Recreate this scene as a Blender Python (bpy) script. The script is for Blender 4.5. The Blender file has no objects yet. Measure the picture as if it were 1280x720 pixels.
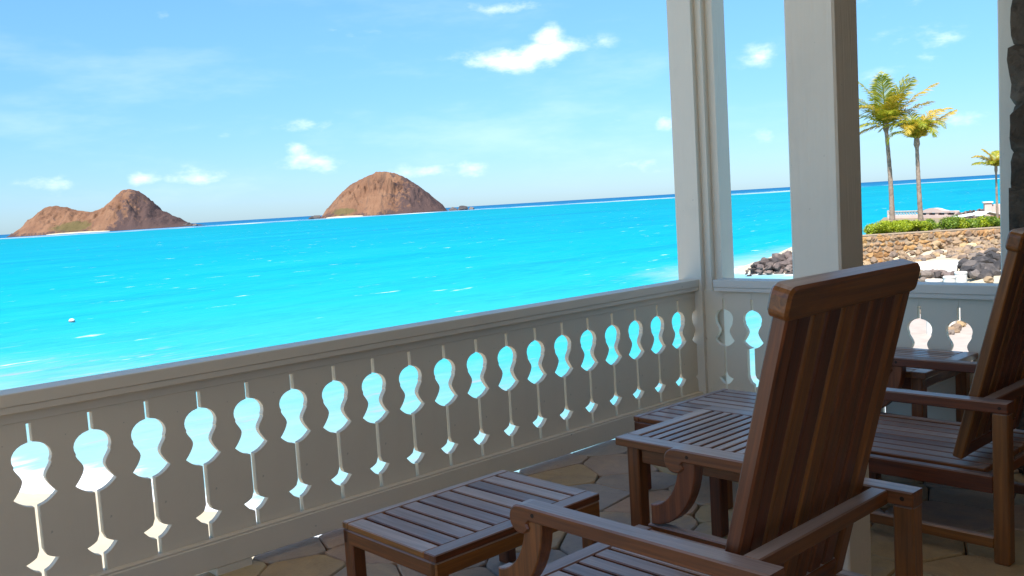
import bpy, bmesh, math, random
import numpy as np
from mathutils import Vector, Matrix, noise as mnoise
R = math.radians
random.seed(11)
scene = bpy.context.scene
col = scene.collection

# ------------------------------------------------------------------ camera
CAM = Vector((-3.5295, -3.1376, 1.2464))
FPX, YAW, PITCH, ROLL = 1169.81, R(47.239), R(5.134), R(3.467)
FW = Vector((math.cos(YAW)*math.cos(PITCH), math.sin(YAW)*math.cos(PITCH), -math.sin(PITCH)))
_r0 = Vector((math.sin(YAW), -math.cos(YAW), 0)); _u0 = _r0.cross(FW)
RT = math.cos(ROLL)*_r0 - math.sin(ROLL)*_u0
UP = math.sin(ROLL)*_r0 + math.cos(ROLL)*_u0
cd = bpy.data.cameras.new("camera"); cam = bpy.data.objects.new("camera", cd); col.objects.link(cam)
cd.sensor_width = 36.0; cd.lens = 36.0*FPX/1280.0; cd.clip_start = 0.05; cd.clip_end = 200000
cam.matrix_world = Matrix(((RT.x, UP.x, -FW.x, CAM.x), (RT.y, UP.y, -FW.y, CAM.y), (RT.z, UP.z, -FW.z, CAM.z), (0, 0, 0, 1)))
scene.camera = cam

def at(px, py, d):
    """survey helper: where a sighting of the photograph stands at d metres ahead"""
    return CAM + FW*d + RT*((px-640)/FPX*d) + UP*((360-py)/FPX*d)
def atz(px, py, z):
    v = FW + RT*((px-640)/FPX) + UP*((360-py)/FPX)
    return CAM + v*((z-CAM.z)/v.z)
def ground(px, d, z=0.0):
    """plan position on the line of sight px at distance d, at height z"""
    p = at(px, 245, d); return Vector((p.x, p.y, z))

# ------------------------------------------------------------------ light and sky
SUN_AZ, SUN_EL = R(200), R(56)          # azimuth from +x, counter-clockwise
SUNV = Vector((math.cos(SUN_AZ)*math.cos(SUN_EL), math.sin(SUN_AZ)*math.cos(SUN_EL), math.sin(SUN_EL)))
sl = bpy.data.lights.new("sun", 'SUN'); sl.energy = 4.1; sl.angle = R(0.53); sl.color = (1.0, 0.95, 0.87)
so = bpy.data.objects.new("sun", sl); col.objects.link(so); so.location = (-20, -6, 40)
so.rotation_euler = SUNV.to_track_quat('Z', 'Y').to_euler()
scene.view_settings.view_transform = 'Standard'; scene.view_settings.look = 'None'
scene.view_settings.exposure = 1.12; scene.view_settings.gamma = 1.0
scene.view_settings.use_curve_mapping = False
scene.render.engine = 'CYCLES'

world = bpy.data.worlds.new("World"); scene.world = world; world.use_nodes = True

class NT:
    """tiny node-tree writer"""
    def __init__(s, nt): s.nt = nt; s.N = nt.nodes; s.L = nt.links
    def n(s, t, **kw):
        o = s.N.new(t)
        for k, v in kw.items(): setattr(o, k, v)
        return o
    def put(s, sock, v):
        if hasattr(v, 'is_output'): s.L.new(v, sock)
        elif isinstance(v, (tuple, list)) and len(v) == 3 and sock.type == 'RGBA': sock.default_value = (*v, 1)
        else: sock.default_value = v
    def m(s, op, a, b=0.0, c=None, clamp=False):
        o = s.n('ShaderNodeMath', operation=op, use_clamp=clamp); s.put(o.inputs[0], a); s.put(o.inputs[1], b)
        if c is not None: s.put(o.inputs[2], c)
        return o.outputs[0]
    def v(s, op, a, b=None):
        o = s.n('ShaderNodeVectorMath', operation=op); s.put(o.inputs[0], a)
        if b is not None: s.put(o.inputs[3 if op == 'SCALE' else 1], b)
        return o.outputs['Value'] if op in ('DOT_PRODUCT', 'LENGTH') else o.outputs[0]
    def mix(s, f, a, b, mode='MIX'):
        o = s.n('ShaderNodeMix', data_type='RGBA', blend_type=mode); s.put(o.inputs[0], f); s.put(o.inputs[6], a); s.put(o.inputs[7], b)
        return o.outputs[2]
    def ramp(s, f, stops, interp='LINEAR'):
        o = s.n('ShaderNodeValToRGB'); o.color_ramp.interpolation = interp; e = o.color_ramp.elements
        while len(e) < len(stops): e.new(0.5)
        for i, (p, c) in enumerate(stops): e[i].position = p; e[i].color = (*c, 1) if len(c) == 3 else c
        s.put(o.inputs[0], f); return o.outputs[0]
    def noise(s, vec, scale, detail=3.0, rough=0.55, dist=0.0, out=0):
        o = s.n('ShaderNodeTexNoise'); s.put(o.inputs['Vector'], vec); s.put(o.inputs['Scale'], scale)
        o.inputs['Detail'].default_value = detail; o.inputs['Roughness'].default_value = rough; o.inputs['Distortion'].default_value = dist
        return o.outputs[out]
    def smooth(s, x, a, b):
        o = s.n('ShaderNodeMapRange', interpolation_type='SMOOTHSTEP'); s.put(o.inputs[0], x); s.put(o.inputs[1], a); s.put(o.inputs[2], b)
        return o.outputs[0]
    def map(s, vec, scale=(1, 1, 1), loc=(0, 0, 0), rot=(0, 0, 0)):
        o = s.n('ShaderNodeMapping'); s.put(o.inputs[0], vec); o.inputs['Location'].default_value = loc
        o.inputs['Rotation'].default_value = rot; o.inputs['Scale'].default_value = scale; return o.outputs[0]

SEA_Z = -2.8
CLOUDS = [  # centre sighting, half width, half height (pixels), weight
    (662, 67, 66, 13, 1.0), (682, 50, 17, 15, .8), (625, 8, 45, 8, .5), (950, 69, 24, 15, .75),
    (386, 206, 40, 11, .72), (372, 193, 16, 11, .62), (392, 158, 34, 7, .46), (250, 216, 32, 10, .6), (178, 221, 18, 7, .6), (58, 228, 24, 9, .55),
    (525, 216, 44, 8, .68), (586, 213, 16, 9, .55), (1110, 85, 22, 12, .42), (1205, 155, 30, 12, .40), (948, 174, 14, 9, .42), (283, 166, 12, 6, .4), (202, 24, 12, 5, .38), (830, 152, 12, 9, .5), (800, 208, 30, 8, .42)]

def build_world():
    t = NT(world.node_tree); t.N.clear()
    out = t.n('ShaderNodeOutputWorld'); bg = t.n('ShaderNodeBackground'); t.L.new(bg.outputs[0], out.inputs[0])
    sky = t.n('ShaderNodeTexSky', sky_type='NISHITA'); sky.sun_disc = False
    sky.sun_elevation = SUN_EL; sky.sun_rotation = math.pi/2 - SUN_AZ
    sky.air_density = 1.0; sky.dust_density = 0.25; sky.ozone_density = 1.5; sky.altitude = 0
    d = t.n('ShaderNodeTexCoord').outputs['Generated']
    sep = t.n('ShaderNodeSeparateXYZ'); t.L.new(d, sep.inputs[0]); z = sep.outputs[2]
    c = t.mix(1.0, sky.outputs[0], t.mix(t.smooth(z, -.02, .30), (.43, .61, .95), (.80, 1.03, 1.10)), 'MULTIPLY')
    hs = t.n('ShaderNodeHueSaturation'); t.put(hs.inputs['Color'], c); hs.inputs['Saturation'].default_value = 1.10; c = hs.outputs[0]
    # fair-weather clouds
    warp = t.v('SUBTRACT', t.noise(d, 9.0, 3, .6, 0, 1), (0.5, 0.5, 0.5))
    dw = t.v('ADD', d, t.v('SCALE', warp, 0.030))
    acc = None
    for (px, py, a, b, w) in CLOUDS:
        cdir = (at(px, py, 1.0) - CAM).normalized()
        e1 = Vector((0, 0, 1)).cross(cdir).normalized(); e2 = cdir.cross(e1)
        u = t.m('MULTIPLY', t.v('DOT_PRODUCT', dw, tuple(e1)), FPX/a)
        v = t.m('MULTIPLY', t.v('DOT_PRODUCT', dw, tuple(e2)), FPX/b)
        front = t.m('GREATER_THAN', t.v('DOT_PRODUCT', d, tuple(cdir)), 0.0)
        r2 = t.m('ADD', t.m('MULTIPLY', u, u), t.m('MULTIPLY', v, v))
        g = t.m('MULTIPLY', t.m('MULTIPLY', t.m('EXPONENT', t.m('MULTIPLY', r2, -0.8)), w), front)
        acc = g if acc is None else t.m('MAXIMUM', acc, g)
    n1 = t.noise(t.map(d, (1, 1, 2.2)), 26.0, 8, .62)
    n2 = t.noise(t.map(d, (1, 1, 3.0)), 6.0, 5, .6)
    band = t.m('MULTIPLY', t.smooth(z, 0.0, 0.05), t.m('SUBTRACT', 1.0, t.smooth(z, 0.10, 0.40)))
    field = t.m('MULTIPLY', t.smooth(n2, .56, .80), t.m('MULTIPLY', band, .45))
    dens = t.m('ADD', t.m('MAXIMUM', acc, field), t.m('MULTIPLY', t.m('SUBTRACT', n1, 0.5), 1.6))
    mask = t.m('MULTIPLY', t.smooth(dens, .12, 1.25), t.m('MAXIMUM', t.smooth(acc, 0.03, .22), t.smooth(field, .05, .3)))
    veil = t.m('MULTIPLY', t.smooth(t.noise(t.map(d, (1, 1, 4.0)), 5.0, 5, .6), .45, .8), t.m('MULTIPLY', band, .16))
    mask = t.m('MAXIMUM', mask, veil)
    c = t.mix(t.m('MULTIPLY', mask, .92), c, (8.6, 8.9, 9.4))
    t.L.new(c, bg.inputs[0]); bg.inputs[1].default_value = 0.087
build_world()

# ------------------------------------------------------------------ materials
MATS = {}
def mat(name):
    m = bpy.data.materials.new(name); m.use_nodes = True; t = NT(m.node_tree)
    p = [n for n in t.N if n.type == 'BSDF_PRINCIPLED'][0]; MATS[name] = m
    return m, t, p
def bump(t, p, h, strength, dist=0.01):
    b = t.n('ShaderNodeBump'); b.inputs['Strength'].default_value = strength; b.inputs['Distance'].default_value = dist
    t.put(b.inputs['Height'], h); t.L.new(b.outputs[0], p.inputs['Normal'])
def geo(t): return t.n('ShaderNodeNewGeometry').outputs['Position']
def objc(t): return t.n('ShaderNodeTexCoord').outputs['Object']
def rnd(t): return t.n('ShaderNodeObjectInfo').outputs['Random']

def wood(name, axis, base=(0.205, 0.053, 0.010), grey=.06):
    m, t, p = mat(name)
    sc = [38, 38, 38]; sc[axis] = 1.6
    off = t.n('ShaderNodeCombineXYZ'); r = rnd(t)
    for i in range(3): t.put(off.inputs[i], t.m('MULTIPLY', r, 7.3+3*i))
    v = t.v('ADD', objc(t), off.outputs[0])
    g = t.noise(t.map(v, tuple(sc)), 1.6, 5, .65, .7)
    b = t.noise(v, 7.0, 3, .6)
    c = t.ramp(g, [(.25, tuple(x*.45 for x in base)), (.52, base), (.78, (base[0]*1.7, base[1]*1.75, base[2]*1.8))])
    c = t.mix(t.m('MULTIPLY', t.smooth(b, .45, .8), grey), c, (0.20, 0.135, 0.115))
    # upward faces silvered by weather; missing skylight is also painted in as paleness
    up = t.n('ShaderNodeSeparateXYZ'); t.L.new(t.n('ShaderNodeNewGeometry').outputs['True Normal'], up.inputs[0])
    sil_skylit = t.m('MULTIPLY', t.smooth(up.outputs[2], .55, .95), t.m('ADD', t.m('MULTIPLY', t.noise(t.map(v, tuple(x*.5 for x in sc)), 1.0, 4, .6), .55), .58), clamp=True)
    c = t.mix(sil_skylit, c, t.ramp(g, [(.25, (.30, .225, .205)), (.55, (.47, .375, .355)), (.8, (.56, .47, .45))]))
    hs = t.n('ShaderNodeHueSaturation'); t.put(hs.inputs['Color'], c); t.put(hs.inputs['Value'], t.m('ADD', t.m('MULTIPLY', r, .65), .68)); t.put(hs.inputs['Hue'], t.m('ADD', t.m('MULTIPLY', r, .02), .492))
    t.L.new(hs.outputs[0], p.inputs['Base Color'])
    t.put(p.inputs['Roughness'], t.m('ADD', t.m('MULTIPLY', g, .25), .34)); p.inputs['Specular IOR Level'].default_value = .5
    p.inputs['Coat Weight'].default_value = .30; p.inputs['Coat Roughness'].default_value = .16; p.inputs['Coat IOR'].default_value = 1.5
    bump(t, p, g, .35, .002)
    return m
WX, WY, WZ = wood('teak along x', 0), wood('teak along y', 1), wood('teak along z', 2)

def paint(name, colr, grain=2, rough=.5, gstr=.12):
    m, t, p = mat(name)
    sc = [60, 60, 60]; sc[grain] = 2.2
    v = objc(t); g = t.noise(t.map(v, tuple(sc)), 1.0, 4, .6, 1.2); d = t.noise(v, 3.0, 5, .6)
    c = t.mix(t.m('MULTIPLY', t.smooth(d, .5, .8), .35), colr, tuple(x*.78 for x in colr))
    sp = t.smooth(t.noise(v, 42.0, 2, .5), .74, .80)
    c = t.mix(t.m('MULTIPLY', sp, .5), c, (0.22, 0.19, 0.15))
    t.L.new(c, p.inputs['Base Color']); p.inputs['Roughness'].default_value = rough
    bump(t, p, g, gstr, .004); return m
PAINT_Z = paint('white paint upright grain', (.84, .725, .61), 2, .45, .5)
PAINT_B = paint('white paint on boards', (.83, .70, .555), 2, .55, .10)
PAINT_X = paint('white paint', (.83, .705, .57), 0, .45, .18)
PAINT_Y = paint('white paint cross', (.81, .715, .62), 1, .45, .18)

def flag_mat():
    m, t, p = mat('flagstone'); r = rnd(t); v = geo(t)
    c = t.ramp(r, [(0, (.54, .35, .17)), (.16, (.64, .43, .18)), (.30, (.44, .34, .29)), (.45, (.58, .35, .23)), (.6, (.38, .37, .38)), (.74, (.60, .35, .24)), (.88, (.48, .39, .23)), (1, (.66, .48, .24))])
    n = t.noise(v, 9.0, 6, .65, .8); n2 = t.noise(v, 60.0, 4, .7)
    c = t.mix(.40, c, t.ramp(n, [(.3, (.18, .14, .11)), (.5, (.36, .27, .19)), (.7, (.54, .39, .25))]))
    c = t.mix(t.m('MULTIPLY', t.smooth(t.noise(v, 3.1, 4, .6), .5, .7), .5), c, (.25, .24, .26))
    c = t.mix(t.m('MULTIPLY', t.smooth(n2, .55, .75), .35), c, (.10, .08, .07))
    t.L.new(c, p.inputs['Base Color']); t.put(p.inputs['Roughness'], t.m('ADD', t.m('MULTIPLY', n, .35), .42))
    bump(t, p, t.m('ADD', n, t.m('MULTIPLY', n2, .35)), .6, .012); return m
FLAG = flag_mat()
def plain(name, c0, c1, sc=4.0, rough=.85, bs=.4, bd=.02, detail=5, world_space=True):
    m, t, p = mat(name); v = geo(t) if world_space else objc(t)
    n = t.noise(v, sc, detail, .62, .3)
    t.L.new(t.ramp(n, [(.3, c0), (.7, c1)]), p.inputs['Base Color']); p.inputs['Roughness'].default_value = rough
    bump(t, p, n, bs, bd); return m
PEG = plain('dark peg', (.03, .012, .005), (.05, .02, .008), 20)
FLAGFAR = plain('pale sandstone paving', (.40, .30, .19), (.52, .40, .27), 3, .8)
MORTAR = plain('dark floor joint', (.15, .125, .10), (.23, .195, .16), 30)
WALLMORTAR = plain('wall mortar', (.26, .19, .13), (.38, .29, .20), 8)
SAND = plain('pale sand', (.46, .39, .27), (.56, .48, .35), 1.3, .95, .3, .05)
CONCRETE = plain('bleached concrete', (.60, .56, .50), (.72, .69, .63), 3, .85, .2, .01)
PLASTER = plain('house plaster', (.17, .12, .08), (.24, .17, .115), 2, .9, .2, .01)
SOFFIT = plain('soffit boards', (.76, .65, .50), (.84, .73, .57), 2, .7, .2, .01)
SOIL = plain('terrace soil', (.20, .15, .09), (.32, .25, .15), 2)
PATHM = plain('pinkish path concrete', (.36, .30, .26), (.46, .39, .34), 3)
PINK = plain('pinkish plaster', (.50, .38, .34), (.62, .49, .43), 1.2, .9, .2, .02)
TENT = plain('white canvas', (.74, .76, .76), (.82, .83, .82), 2, .7, .1, .01)
LATTICE = plain('weathered lattice wood', (.38, .33, .29), (.52, .46, .41), 6, .8, .2, .01)
ROOFM = plain('grey roof shingle', (.10, .10, .10), (.17, .16, .15), 9)

def stone_mat(name, stops, dark=.5, sc=6.0):
    m, t, p = mat(name); r = rnd(t); v = geo(t)
    c = t.ramp(r, stops); n = t.noise(v, sc, 6, .68, .5)
    c = t.mix(t.m('MULTIPLY', t.smooth(n, .46, .70), dark), c, tuple(.35*x for x in stops[0][1]))
    c = t.mix(t.m('MULTIPLY', t.smooth(t.noise(v, sc*.45, 3, .6), .55, .7), .35), c, tuple(min(1, 1.5*x) for x in stops[-1][1]))
    t.L.new(c, p.inputs['Base Color']); p.inputs['Roughness'].default_value = .85
    bump(t, p, n, .7, .06); return m
WSTONE = stone_mat('warm wall stone', [(0, (.30, .155, .06)), (.25, (.40, .21, .08)), (.45, (.31, .19, .11)), (.65, (.45, .25, .085)), (.85, (.24, .16, .11)), (1, (.38, .25, .13))], .45)
RUBBLE = stone_mat('rubble stone', [(0, (.18, .13, .10)), (.25, (.33, .22, .13)), (.5, (.16, .135, .125)), (.75, (.42, .28, .14)), (1, (.26, .19, .15))], .5)
LAVA = stone_mat('dark lava rock', [(0, (.022, .021, .025)), (.35, (.05, .044, .044)), (.7, (.10, .085, .08)), (1, (.17, .14, .125))], .5, 5)
BROWNROCK = stone_mat('brown lava rock', [(0, (.045, .036, .034)), (.4, (.10, .075, .068)), (.75, (.16, .12, .11)), (1, (.22, .165, .14))], .55, 4)
TANROCK = stone_mat('tan boulder', [(0, (.52, .40, .22)), (1, (.62, .49, .28))], .25, 3)
PIERSTONE = stone_mat('dark brown pier stone', [(0, (.060, .038, .024)), (.5, (.10, .066, .042)), (1, (.15, .11, .08))], .6, 16)

def leaf_mat(name, c0, c1, c2, trans=.35):
    m, t, p = mat(name); n = t.noise(geo(t), 5.0, 3, .6); r = t.n('ShaderNodeNewGeometry').outputs['Random Per Island']
    c = t.ramp(t.m('ADD', t.m('MULTIPLY', n, .5), t.m('MULTIPLY', r, .5)), [(.2, c0), (.5, c1), (.8, c2)])
    t.L.new(c, p.inputs['Base Color']); p.inputs['Roughness'].default_value = .5
    tr = t.n('ShaderNodeBsdfTranslucent'); t.L.new(c, tr.inputs[0]); ms = t.n('ShaderNodeMixShader'); ms.inputs[0].default_value = trans
    t.L.new(p.outputs[0], ms.inputs[1]); t.L.new(tr.outputs[0], ms.inputs[2])
    o = [n for n in t.N if n.type == 'OUTPUT_MATERIAL'][0]; t.L.new(ms.outputs[0], o.inputs[0]); return m
PALMLEAF = leaf_mat('palm leaflet', (.12, .17, .012), (.30, .32, .014), (.56, .43, .04))
PALMDRY = leaf_mat('sunburnt palm leaflet', (.22, .20, .012), (.48, .34, .02), (.66, .46, .07))
HEDGELEAF = leaf_mat('bright hedge leaf', (.16, .24, .010), (.34, .42, .012), (.52, .56, .03))
SHRUBLEAF = leaf_mat('green shrub leaf', (.07, .15, .012), (.16, .27, .018), (.34, .42, .04))
REDLEAF = leaf_mat('reddish croton leaf', (.20, .09, .02), (.36, .14, .03), (.30, .25, .03))
TRUNK = plain('palm trunk', (.17, .12, .09), (.33, .25, .19), 7, .9, .6, .05)
STEM = plain('shrub stem', (.12, .08, .05), (.20, .14, .09), 10)
BUOYM = plain('buoy white', (.75, .75, .75), (.82, .82, .80), 3, .4)
BUOYD = plain('buoy dark band', (.06, .05, .05), (.10, .08, .08), 3, .6)

# ------------------------------------------------------------------ mesh helpers
def mk(name, verts, faces, m, parent=None, loc=None, rot=None, smooth=False):
    me = bpy.data.meshes.new(name); me.from_pydata([tuple(v) for v in verts], [], faces); me.update()
    if smooth: me.polygons.foreach_set('use_smooth', [True]*len(me.polygons))
    me.materials.append(m); return link(name, me, parent, loc, rot)
def link(name, me, parent=None, loc=None, rot=None):
    o = bpy.data.objects.new(name, me); col.objects.link(o)
    if parent is not None: o.parent = parent
    if loc is not None: o.location = loc
    if rot is not None: o.rotation_euler = rot
    return o
def tag(o, label=None, cat=None, group=None, kind=None):
    for k, v in (('label', label), ('category', cat), ('group', group), ('kind', kind)):
        if v: o[k] = v
    return o
def empty(name, loc, label, cat, group=None, rz=0):
    o = bpy.data.objects.new(name, None); col.objects.link(o); o.location = loc; o.rotation_euler = (0, 0, rz); o.empty_display_size = .1
    return tag(o, label, cat, group)
_cache = {}
def box(name, lo, hi, m, parent=None, bev=.004, rot=None):
    """bevelled box between two corners, its origin at its centre; alike boxes share data"""
    lo, hi = Vector(lo), Vector(hi); s = hi-lo; c = (lo+hi)/2
    key = (round(s.x, 4), round(s.y, 4), round(s.z, 4), bev, m.name)
    me = _cache.get(key)
    if me is None:
        bm = bmesh.new(); bmesh.ops.create_cube(bm, size=1.0)
        for v in bm.verts: v.co = Vector((v.co.x*s.x, v.co.y*s.y, v.co.z*s.z))
        if bev: bmesh.ops.bevel(bm, geom=list(bm.edges), offset=bev, segments=1, affect='EDGES', clamp_overlap=True)
        me = bpy.data.meshes.new(name); bm.to_mesh(me); bm.free(); me.materials.append(m); _cache[key] = me
    return link(name, me, parent, c, rot)
def prism(name, poly, axis, a, b, m, parent=None, bev=0.0):
    """extrude a closed 2-D outline; axis 0: outline is (y,z), 1: (x,z), 2: (x,y)"""
    def P(p, t): return [(t, p[0], p[1]), (p[0], t, p[1]), (p[0], p[1], t)][axis]
    bm = bmesh.new(); A = [bm.verts.new(P(p, a)) for p in poly]; B = [bm.verts.new(P(p, b)) for p in poly]; n = len(poly)
    fa = bm.faces.new(A); fb = bm.faces.new(B[::-1]); sides = [bm.faces.new((A[i], B[i], B[(i+1) % n], A[(i+1) % n])) for i in range(n)]
    bmesh.ops.recalc_face_normals(bm, faces=bm.faces[:])
    if bev: bmesh.ops.bevel(bm, geom=list(set(list(fa.edges)+list(fb.edges))), offset=bev, segments=1, affect='EDGES', clamp_overlap=True)
    bmesh.ops.triangulate(bm, faces=[f for f in bm.faces if len(f.verts) > 4])
    me = bpy.data.meshes.new(name); bm.to_mesh(me); bm.free(); me.materials.append(m)
    return link(name, me, parent)
def copy_tree(o, parent=None):
    c = o.copy(); col.objects.link(c); c.parent = parent
    for ch in o.children: copy_tree(ch, c)
    return c

# ================================================================== THE GROUND AND THE SEA
def P2(px, d): g = ground(px, d); return (g.x, g.y)
LAND_R = [P2(1140, 5.6), P2(1118, 12), P2(1108, 22), P2(1090, 31), P2(1062, 39), P2(1000, 43.6), P2(940, 44.6), P2(914, 46.5), P2(930, 49), P2(1000, 53), P2(1085, 64), P2(1330, 90), P2(1700, 70), (25, -8), (4, -8)]
LAND_L = [P2(-500, 19), P2(-150, 16.0), P2(45, 14.7), P2(200, 13.0), P2(320, 11.8), P2(430, 10.0), P2(520, 8.2), P2(640, 6.8), P2(760, 6.0), P2(900, 5.8), (1.6, -3), (1.0, -8), (-26, -10), (-26, 14)]
def sdist(X, Y, poly):
    """signed distance, positive inside"""
    d = np.full(X.shape, 1e9); ins = np.zeros(X.shape, bool); n = len(poly)
    for i in range(n):
        (x1, y1), (x2, y2) = poly[i], poly[(i+1) % n]; ex, ey = x2-x1, y2-y1
        t = np.clip(((X-x1)*ex+(Y-y1)*ey)/(ex*ex+ey*ey), 0, 1)
        d = np.minimum(d, np.hypot(X-x1-t*ex, Y-y1-t*ey))
        with np.errstate(divide='ignore', invalid='ignore'):
            ins ^= ((y1 > Y) != (y2 > Y)) & (X < (x2-x1)*(Y-y1)/(y2-y1+1e-12)+x1)
    return np.where(ins, d, -d)
def land(X, Y):
    wob = .5*np.sin(X*.9+1.3)*np.cos(Y*.7)+.3*np.sin(X*2.1-Y*1.7)
    a = sdist(X, Y, LAND_R)+wob*.5; b = sdist(X, Y, LAND_L)+wob*.4
    return a, b
def terrain_z(X, Y):
    a, b = land(X, Y)
    za = SEA_Z+np.where(a > 0, np.minimum(a*.36, 1.0+.01*a), a*.16)
    zb = SEA_Z+np.where(b > 0, np.minimum(b*.07, .75), b*.16)
    z = np.maximum(za, zb)
    return np.maximum(z, SEA_Z-1.2)+.03*np.sin(X*1.7)*np.sin(Y*1.3+.5)
def gz(x, y): return float(terrain_z(np.array([x]), np.array([y]))[0])
def build_ground():
    xs = np.arange(-40, 130.1, 1.0); ys = np.arange(-40, 60.1, 1.0)
    xs = np.unique(np.concatenate([xs, np.arange(-6, 50, .5)])); ys = np.unique(np.concatenate([ys, np.arange(-4, 34, .5)]))
    X, Y = np.meshgrid(xs, ys, indexing='ij'); Z = terrain_z(X, Y); nx, ny = X.shape
    V = np.stack([X, Y, Z], -1).reshape(-1, 3)
    F = [(i*ny+j, (i+1)*ny+j, (i+1)*ny+j+1, i*ny+j+1) for i in range(nx-1) for j in range(ny-1)]
    tag(mk('beach', V, F, SAND, smooth=True), kind='structure', label='pale sunlit sand of the beach around the veranda')
    mk('seabed', [(-6e4, -6e4, SEA_Z-1.4), (6e4, -6e4, SEA_Z-1.4), (6e4, 6e4, SEA_Z-1.4), (-6e4, 6e4, SEA_Z-1.4)], [(0, 1, 2, 3)], SAND)['kind'] = 'structure'
build_ground()

def water_mat():
    m, t, p = mat('turquoise lagoon'); v = geo(t)
    sep = t.n('ShaderNodeSeparateXYZ'); t.L.new(v, sep.inputs[0])
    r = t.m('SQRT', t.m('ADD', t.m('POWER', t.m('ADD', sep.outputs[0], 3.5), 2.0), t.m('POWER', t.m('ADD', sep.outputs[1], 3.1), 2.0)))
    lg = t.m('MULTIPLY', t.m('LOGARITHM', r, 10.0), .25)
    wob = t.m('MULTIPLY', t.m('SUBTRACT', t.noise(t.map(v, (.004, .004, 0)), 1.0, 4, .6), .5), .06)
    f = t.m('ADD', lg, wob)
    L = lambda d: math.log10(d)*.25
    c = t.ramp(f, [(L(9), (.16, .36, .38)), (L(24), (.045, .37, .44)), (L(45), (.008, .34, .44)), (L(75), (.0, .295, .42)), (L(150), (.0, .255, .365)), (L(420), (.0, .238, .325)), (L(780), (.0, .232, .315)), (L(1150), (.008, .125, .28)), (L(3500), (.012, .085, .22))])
    # drifting paler and darker bands, long along the shore
    bands = t.noise(t.map(v, (.012, .05, 0), rot=(0, 0, R(35))), 1.0, 5, .6, .6)
    c = t.mix(t.m('MULTIPLY', t.smooth(bands, .52, .72), .45), c, (.01, .34, .43))
    c = t.mix(t.m('MULTIPLY', t.m('SUBTRACT', 1.0, t.smooth(bands, .30, .46)), .5), c, (.0, .165, .33))
    rip = t.noise(t.map(v, (.35, 1.3, 0), rot=(0, 0, R(-40))), 1.0, 6, .65, .4)
    c = t.mix(t.m('MULTIPLY', t.m('SUBTRACT', rip, .40), 1.1, clamp=True), c, t.mix(.5, c, (.05, .42, .50)))
    mid = t.noise(t.map(v, (.045, .17, 0), rot=(0, 0, R(-43))), 1.0, 6, .68, .4); fine = t.noise(t.map(v, (.8, 2.6, 0), rot=(0, 0, R(-43))), 1.0, 5, .7, .3)
    tex = t.m('ADD', t.m('MULTIPLY', t.m('SUBTRACT', mid, .5), 1.1), t.m('MULTIPLY', t.m('SUBTRACT', fine, .5), .9))
    c = t.mix(1.0, c, t.ramp(t.m('ADD', tex, .5), [(.15, (.66, .78, .86)), (.5, (1, 1, 1)), (.85, (1.0, 1.0, 1.0))]), 'MULTIPLY')
    c = t.mix(t.m('MULTIPLY', t.smooth(tex, .12, .50), .40), c, (.05, .42, .48))
    # shallow water over sand close to the shore
    a = t.n('ShaderNodeAttribute', attribute_name='shore').outputs['Fac']
    lace = t.noise(t.map(v, (.45, 1.1, 0), rot=(0, 0, R(20))), 1.0, 6, .65, .8)
    a2 = t.n('ShaderNodeAttribute', attribute_name='shallow').outputs['Fac']
    sh = t.m('ADD', a2, t.m('MULTIPLY', t.m('SUBTRACT', lace, .5), 9.0))
    c = t.mix(t.m('SUBTRACT', 1.0, t.smooth(sh, .5, 14.0)), c, (.24, .40, .43))
    st = t.smooth(t.noise(t.map(v, (.5, 1.6, 0), rot=(0, 0, R(-15))), 1.0, 5, .65, .9), .56, .72)
    near = t.m('SUBTRACT', 1.0, t.smooth(a2, 7.0, 20.0))
    c = t.mix(t.m('MULTIPLY', t.m('MULTIPLY', st, near), .75), c, (.33, .31, .34))
    foam = t.m('SUBTRACT', 1.0, t.smooth(t.m('ADD', a, t.m('MULTIPLY', t.m('SUBTRACT', lace, .5), 3.0)), .1, 1.0))
    # whitecaps and breakers on the reef
    wc = t.noise(t.map(v, (.20, .75, 0), rot=(0, 0, R(-43))), 1.0, 4, .65, .3); wc2 = t.noise(t.map(v, (.6, 1.6, 0), rot=(0, 0, R(-40))), 1.0, 4, .7)
    caps = t.m('MULTIPLY', t.smooth(t.m('ADD', wc, t.m('MULTIPLY', wc2, .35)), .84, .94), t.smooth(r, 16.0, 35.0))
    caps = t.m('MULTIPLY', caps, t.m('SUBTRACT', 1.0, t.smooth(r, 450.0, 700.0)))
    rr = t.m('ADD', r, t.m('MULTIPLY', t.m('SUBTRACT', t.noise(t.map(v, (.0016, .0016, 0)), 1.0, 3, .5), .5), 500.0))
    reef = t.m('MULTIPLY', t.smooth(rr, 880.0, 960.0), t.m('SUBTRACT', 1.0, t.smooth(rr, 1060.0, 1200.0)))
    brk = t.m('MULTIPLY', reef, t.smooth(t.noise(t.map(v, (.012, .012, 0)), 1.0, 4, .7), .46, .62))
    far = t.m('MULTIPLY', t.smooth(t.noise(t.map(v, (.006, .02, 0), rot=(0, 0, R(-43))), 1.0, 4, .7), .66, .74), t.m('MULTIPLY', t.smooth(r, 900.0, 1400.0), .75))
    w = t.m('MAXIMUM', t.m('MAXIMUM', foam, t.m('MULTIPLY', caps, .75)), t.m('MAXIMUM', brk, far))
    c = t.mix(w, c, (.74, .76, .76))
    t.L.new(c, p.inputs['Base Color']); p.inputs['Roughness'].default_value = .28; p.inputs['IOR'].default_value = 1.33
    p.inputs['Specular IOR Level'].default_value = 0.0
    h = t.m('ADD', t.m('MULTIPLY', t.noise(t.map(v, (.25, .8, 0), rot=(0, 0, R(-40))), 1.0, 5, .6, .5), 1.0), t.m('MULTIPLY', t.noise(t.map(v, (1.6, 3.6, 0), rot=(0, 0, R(-30))), 1.0, 4, .6), .25))
    bump(t, p, h, .5, .25)
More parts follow.
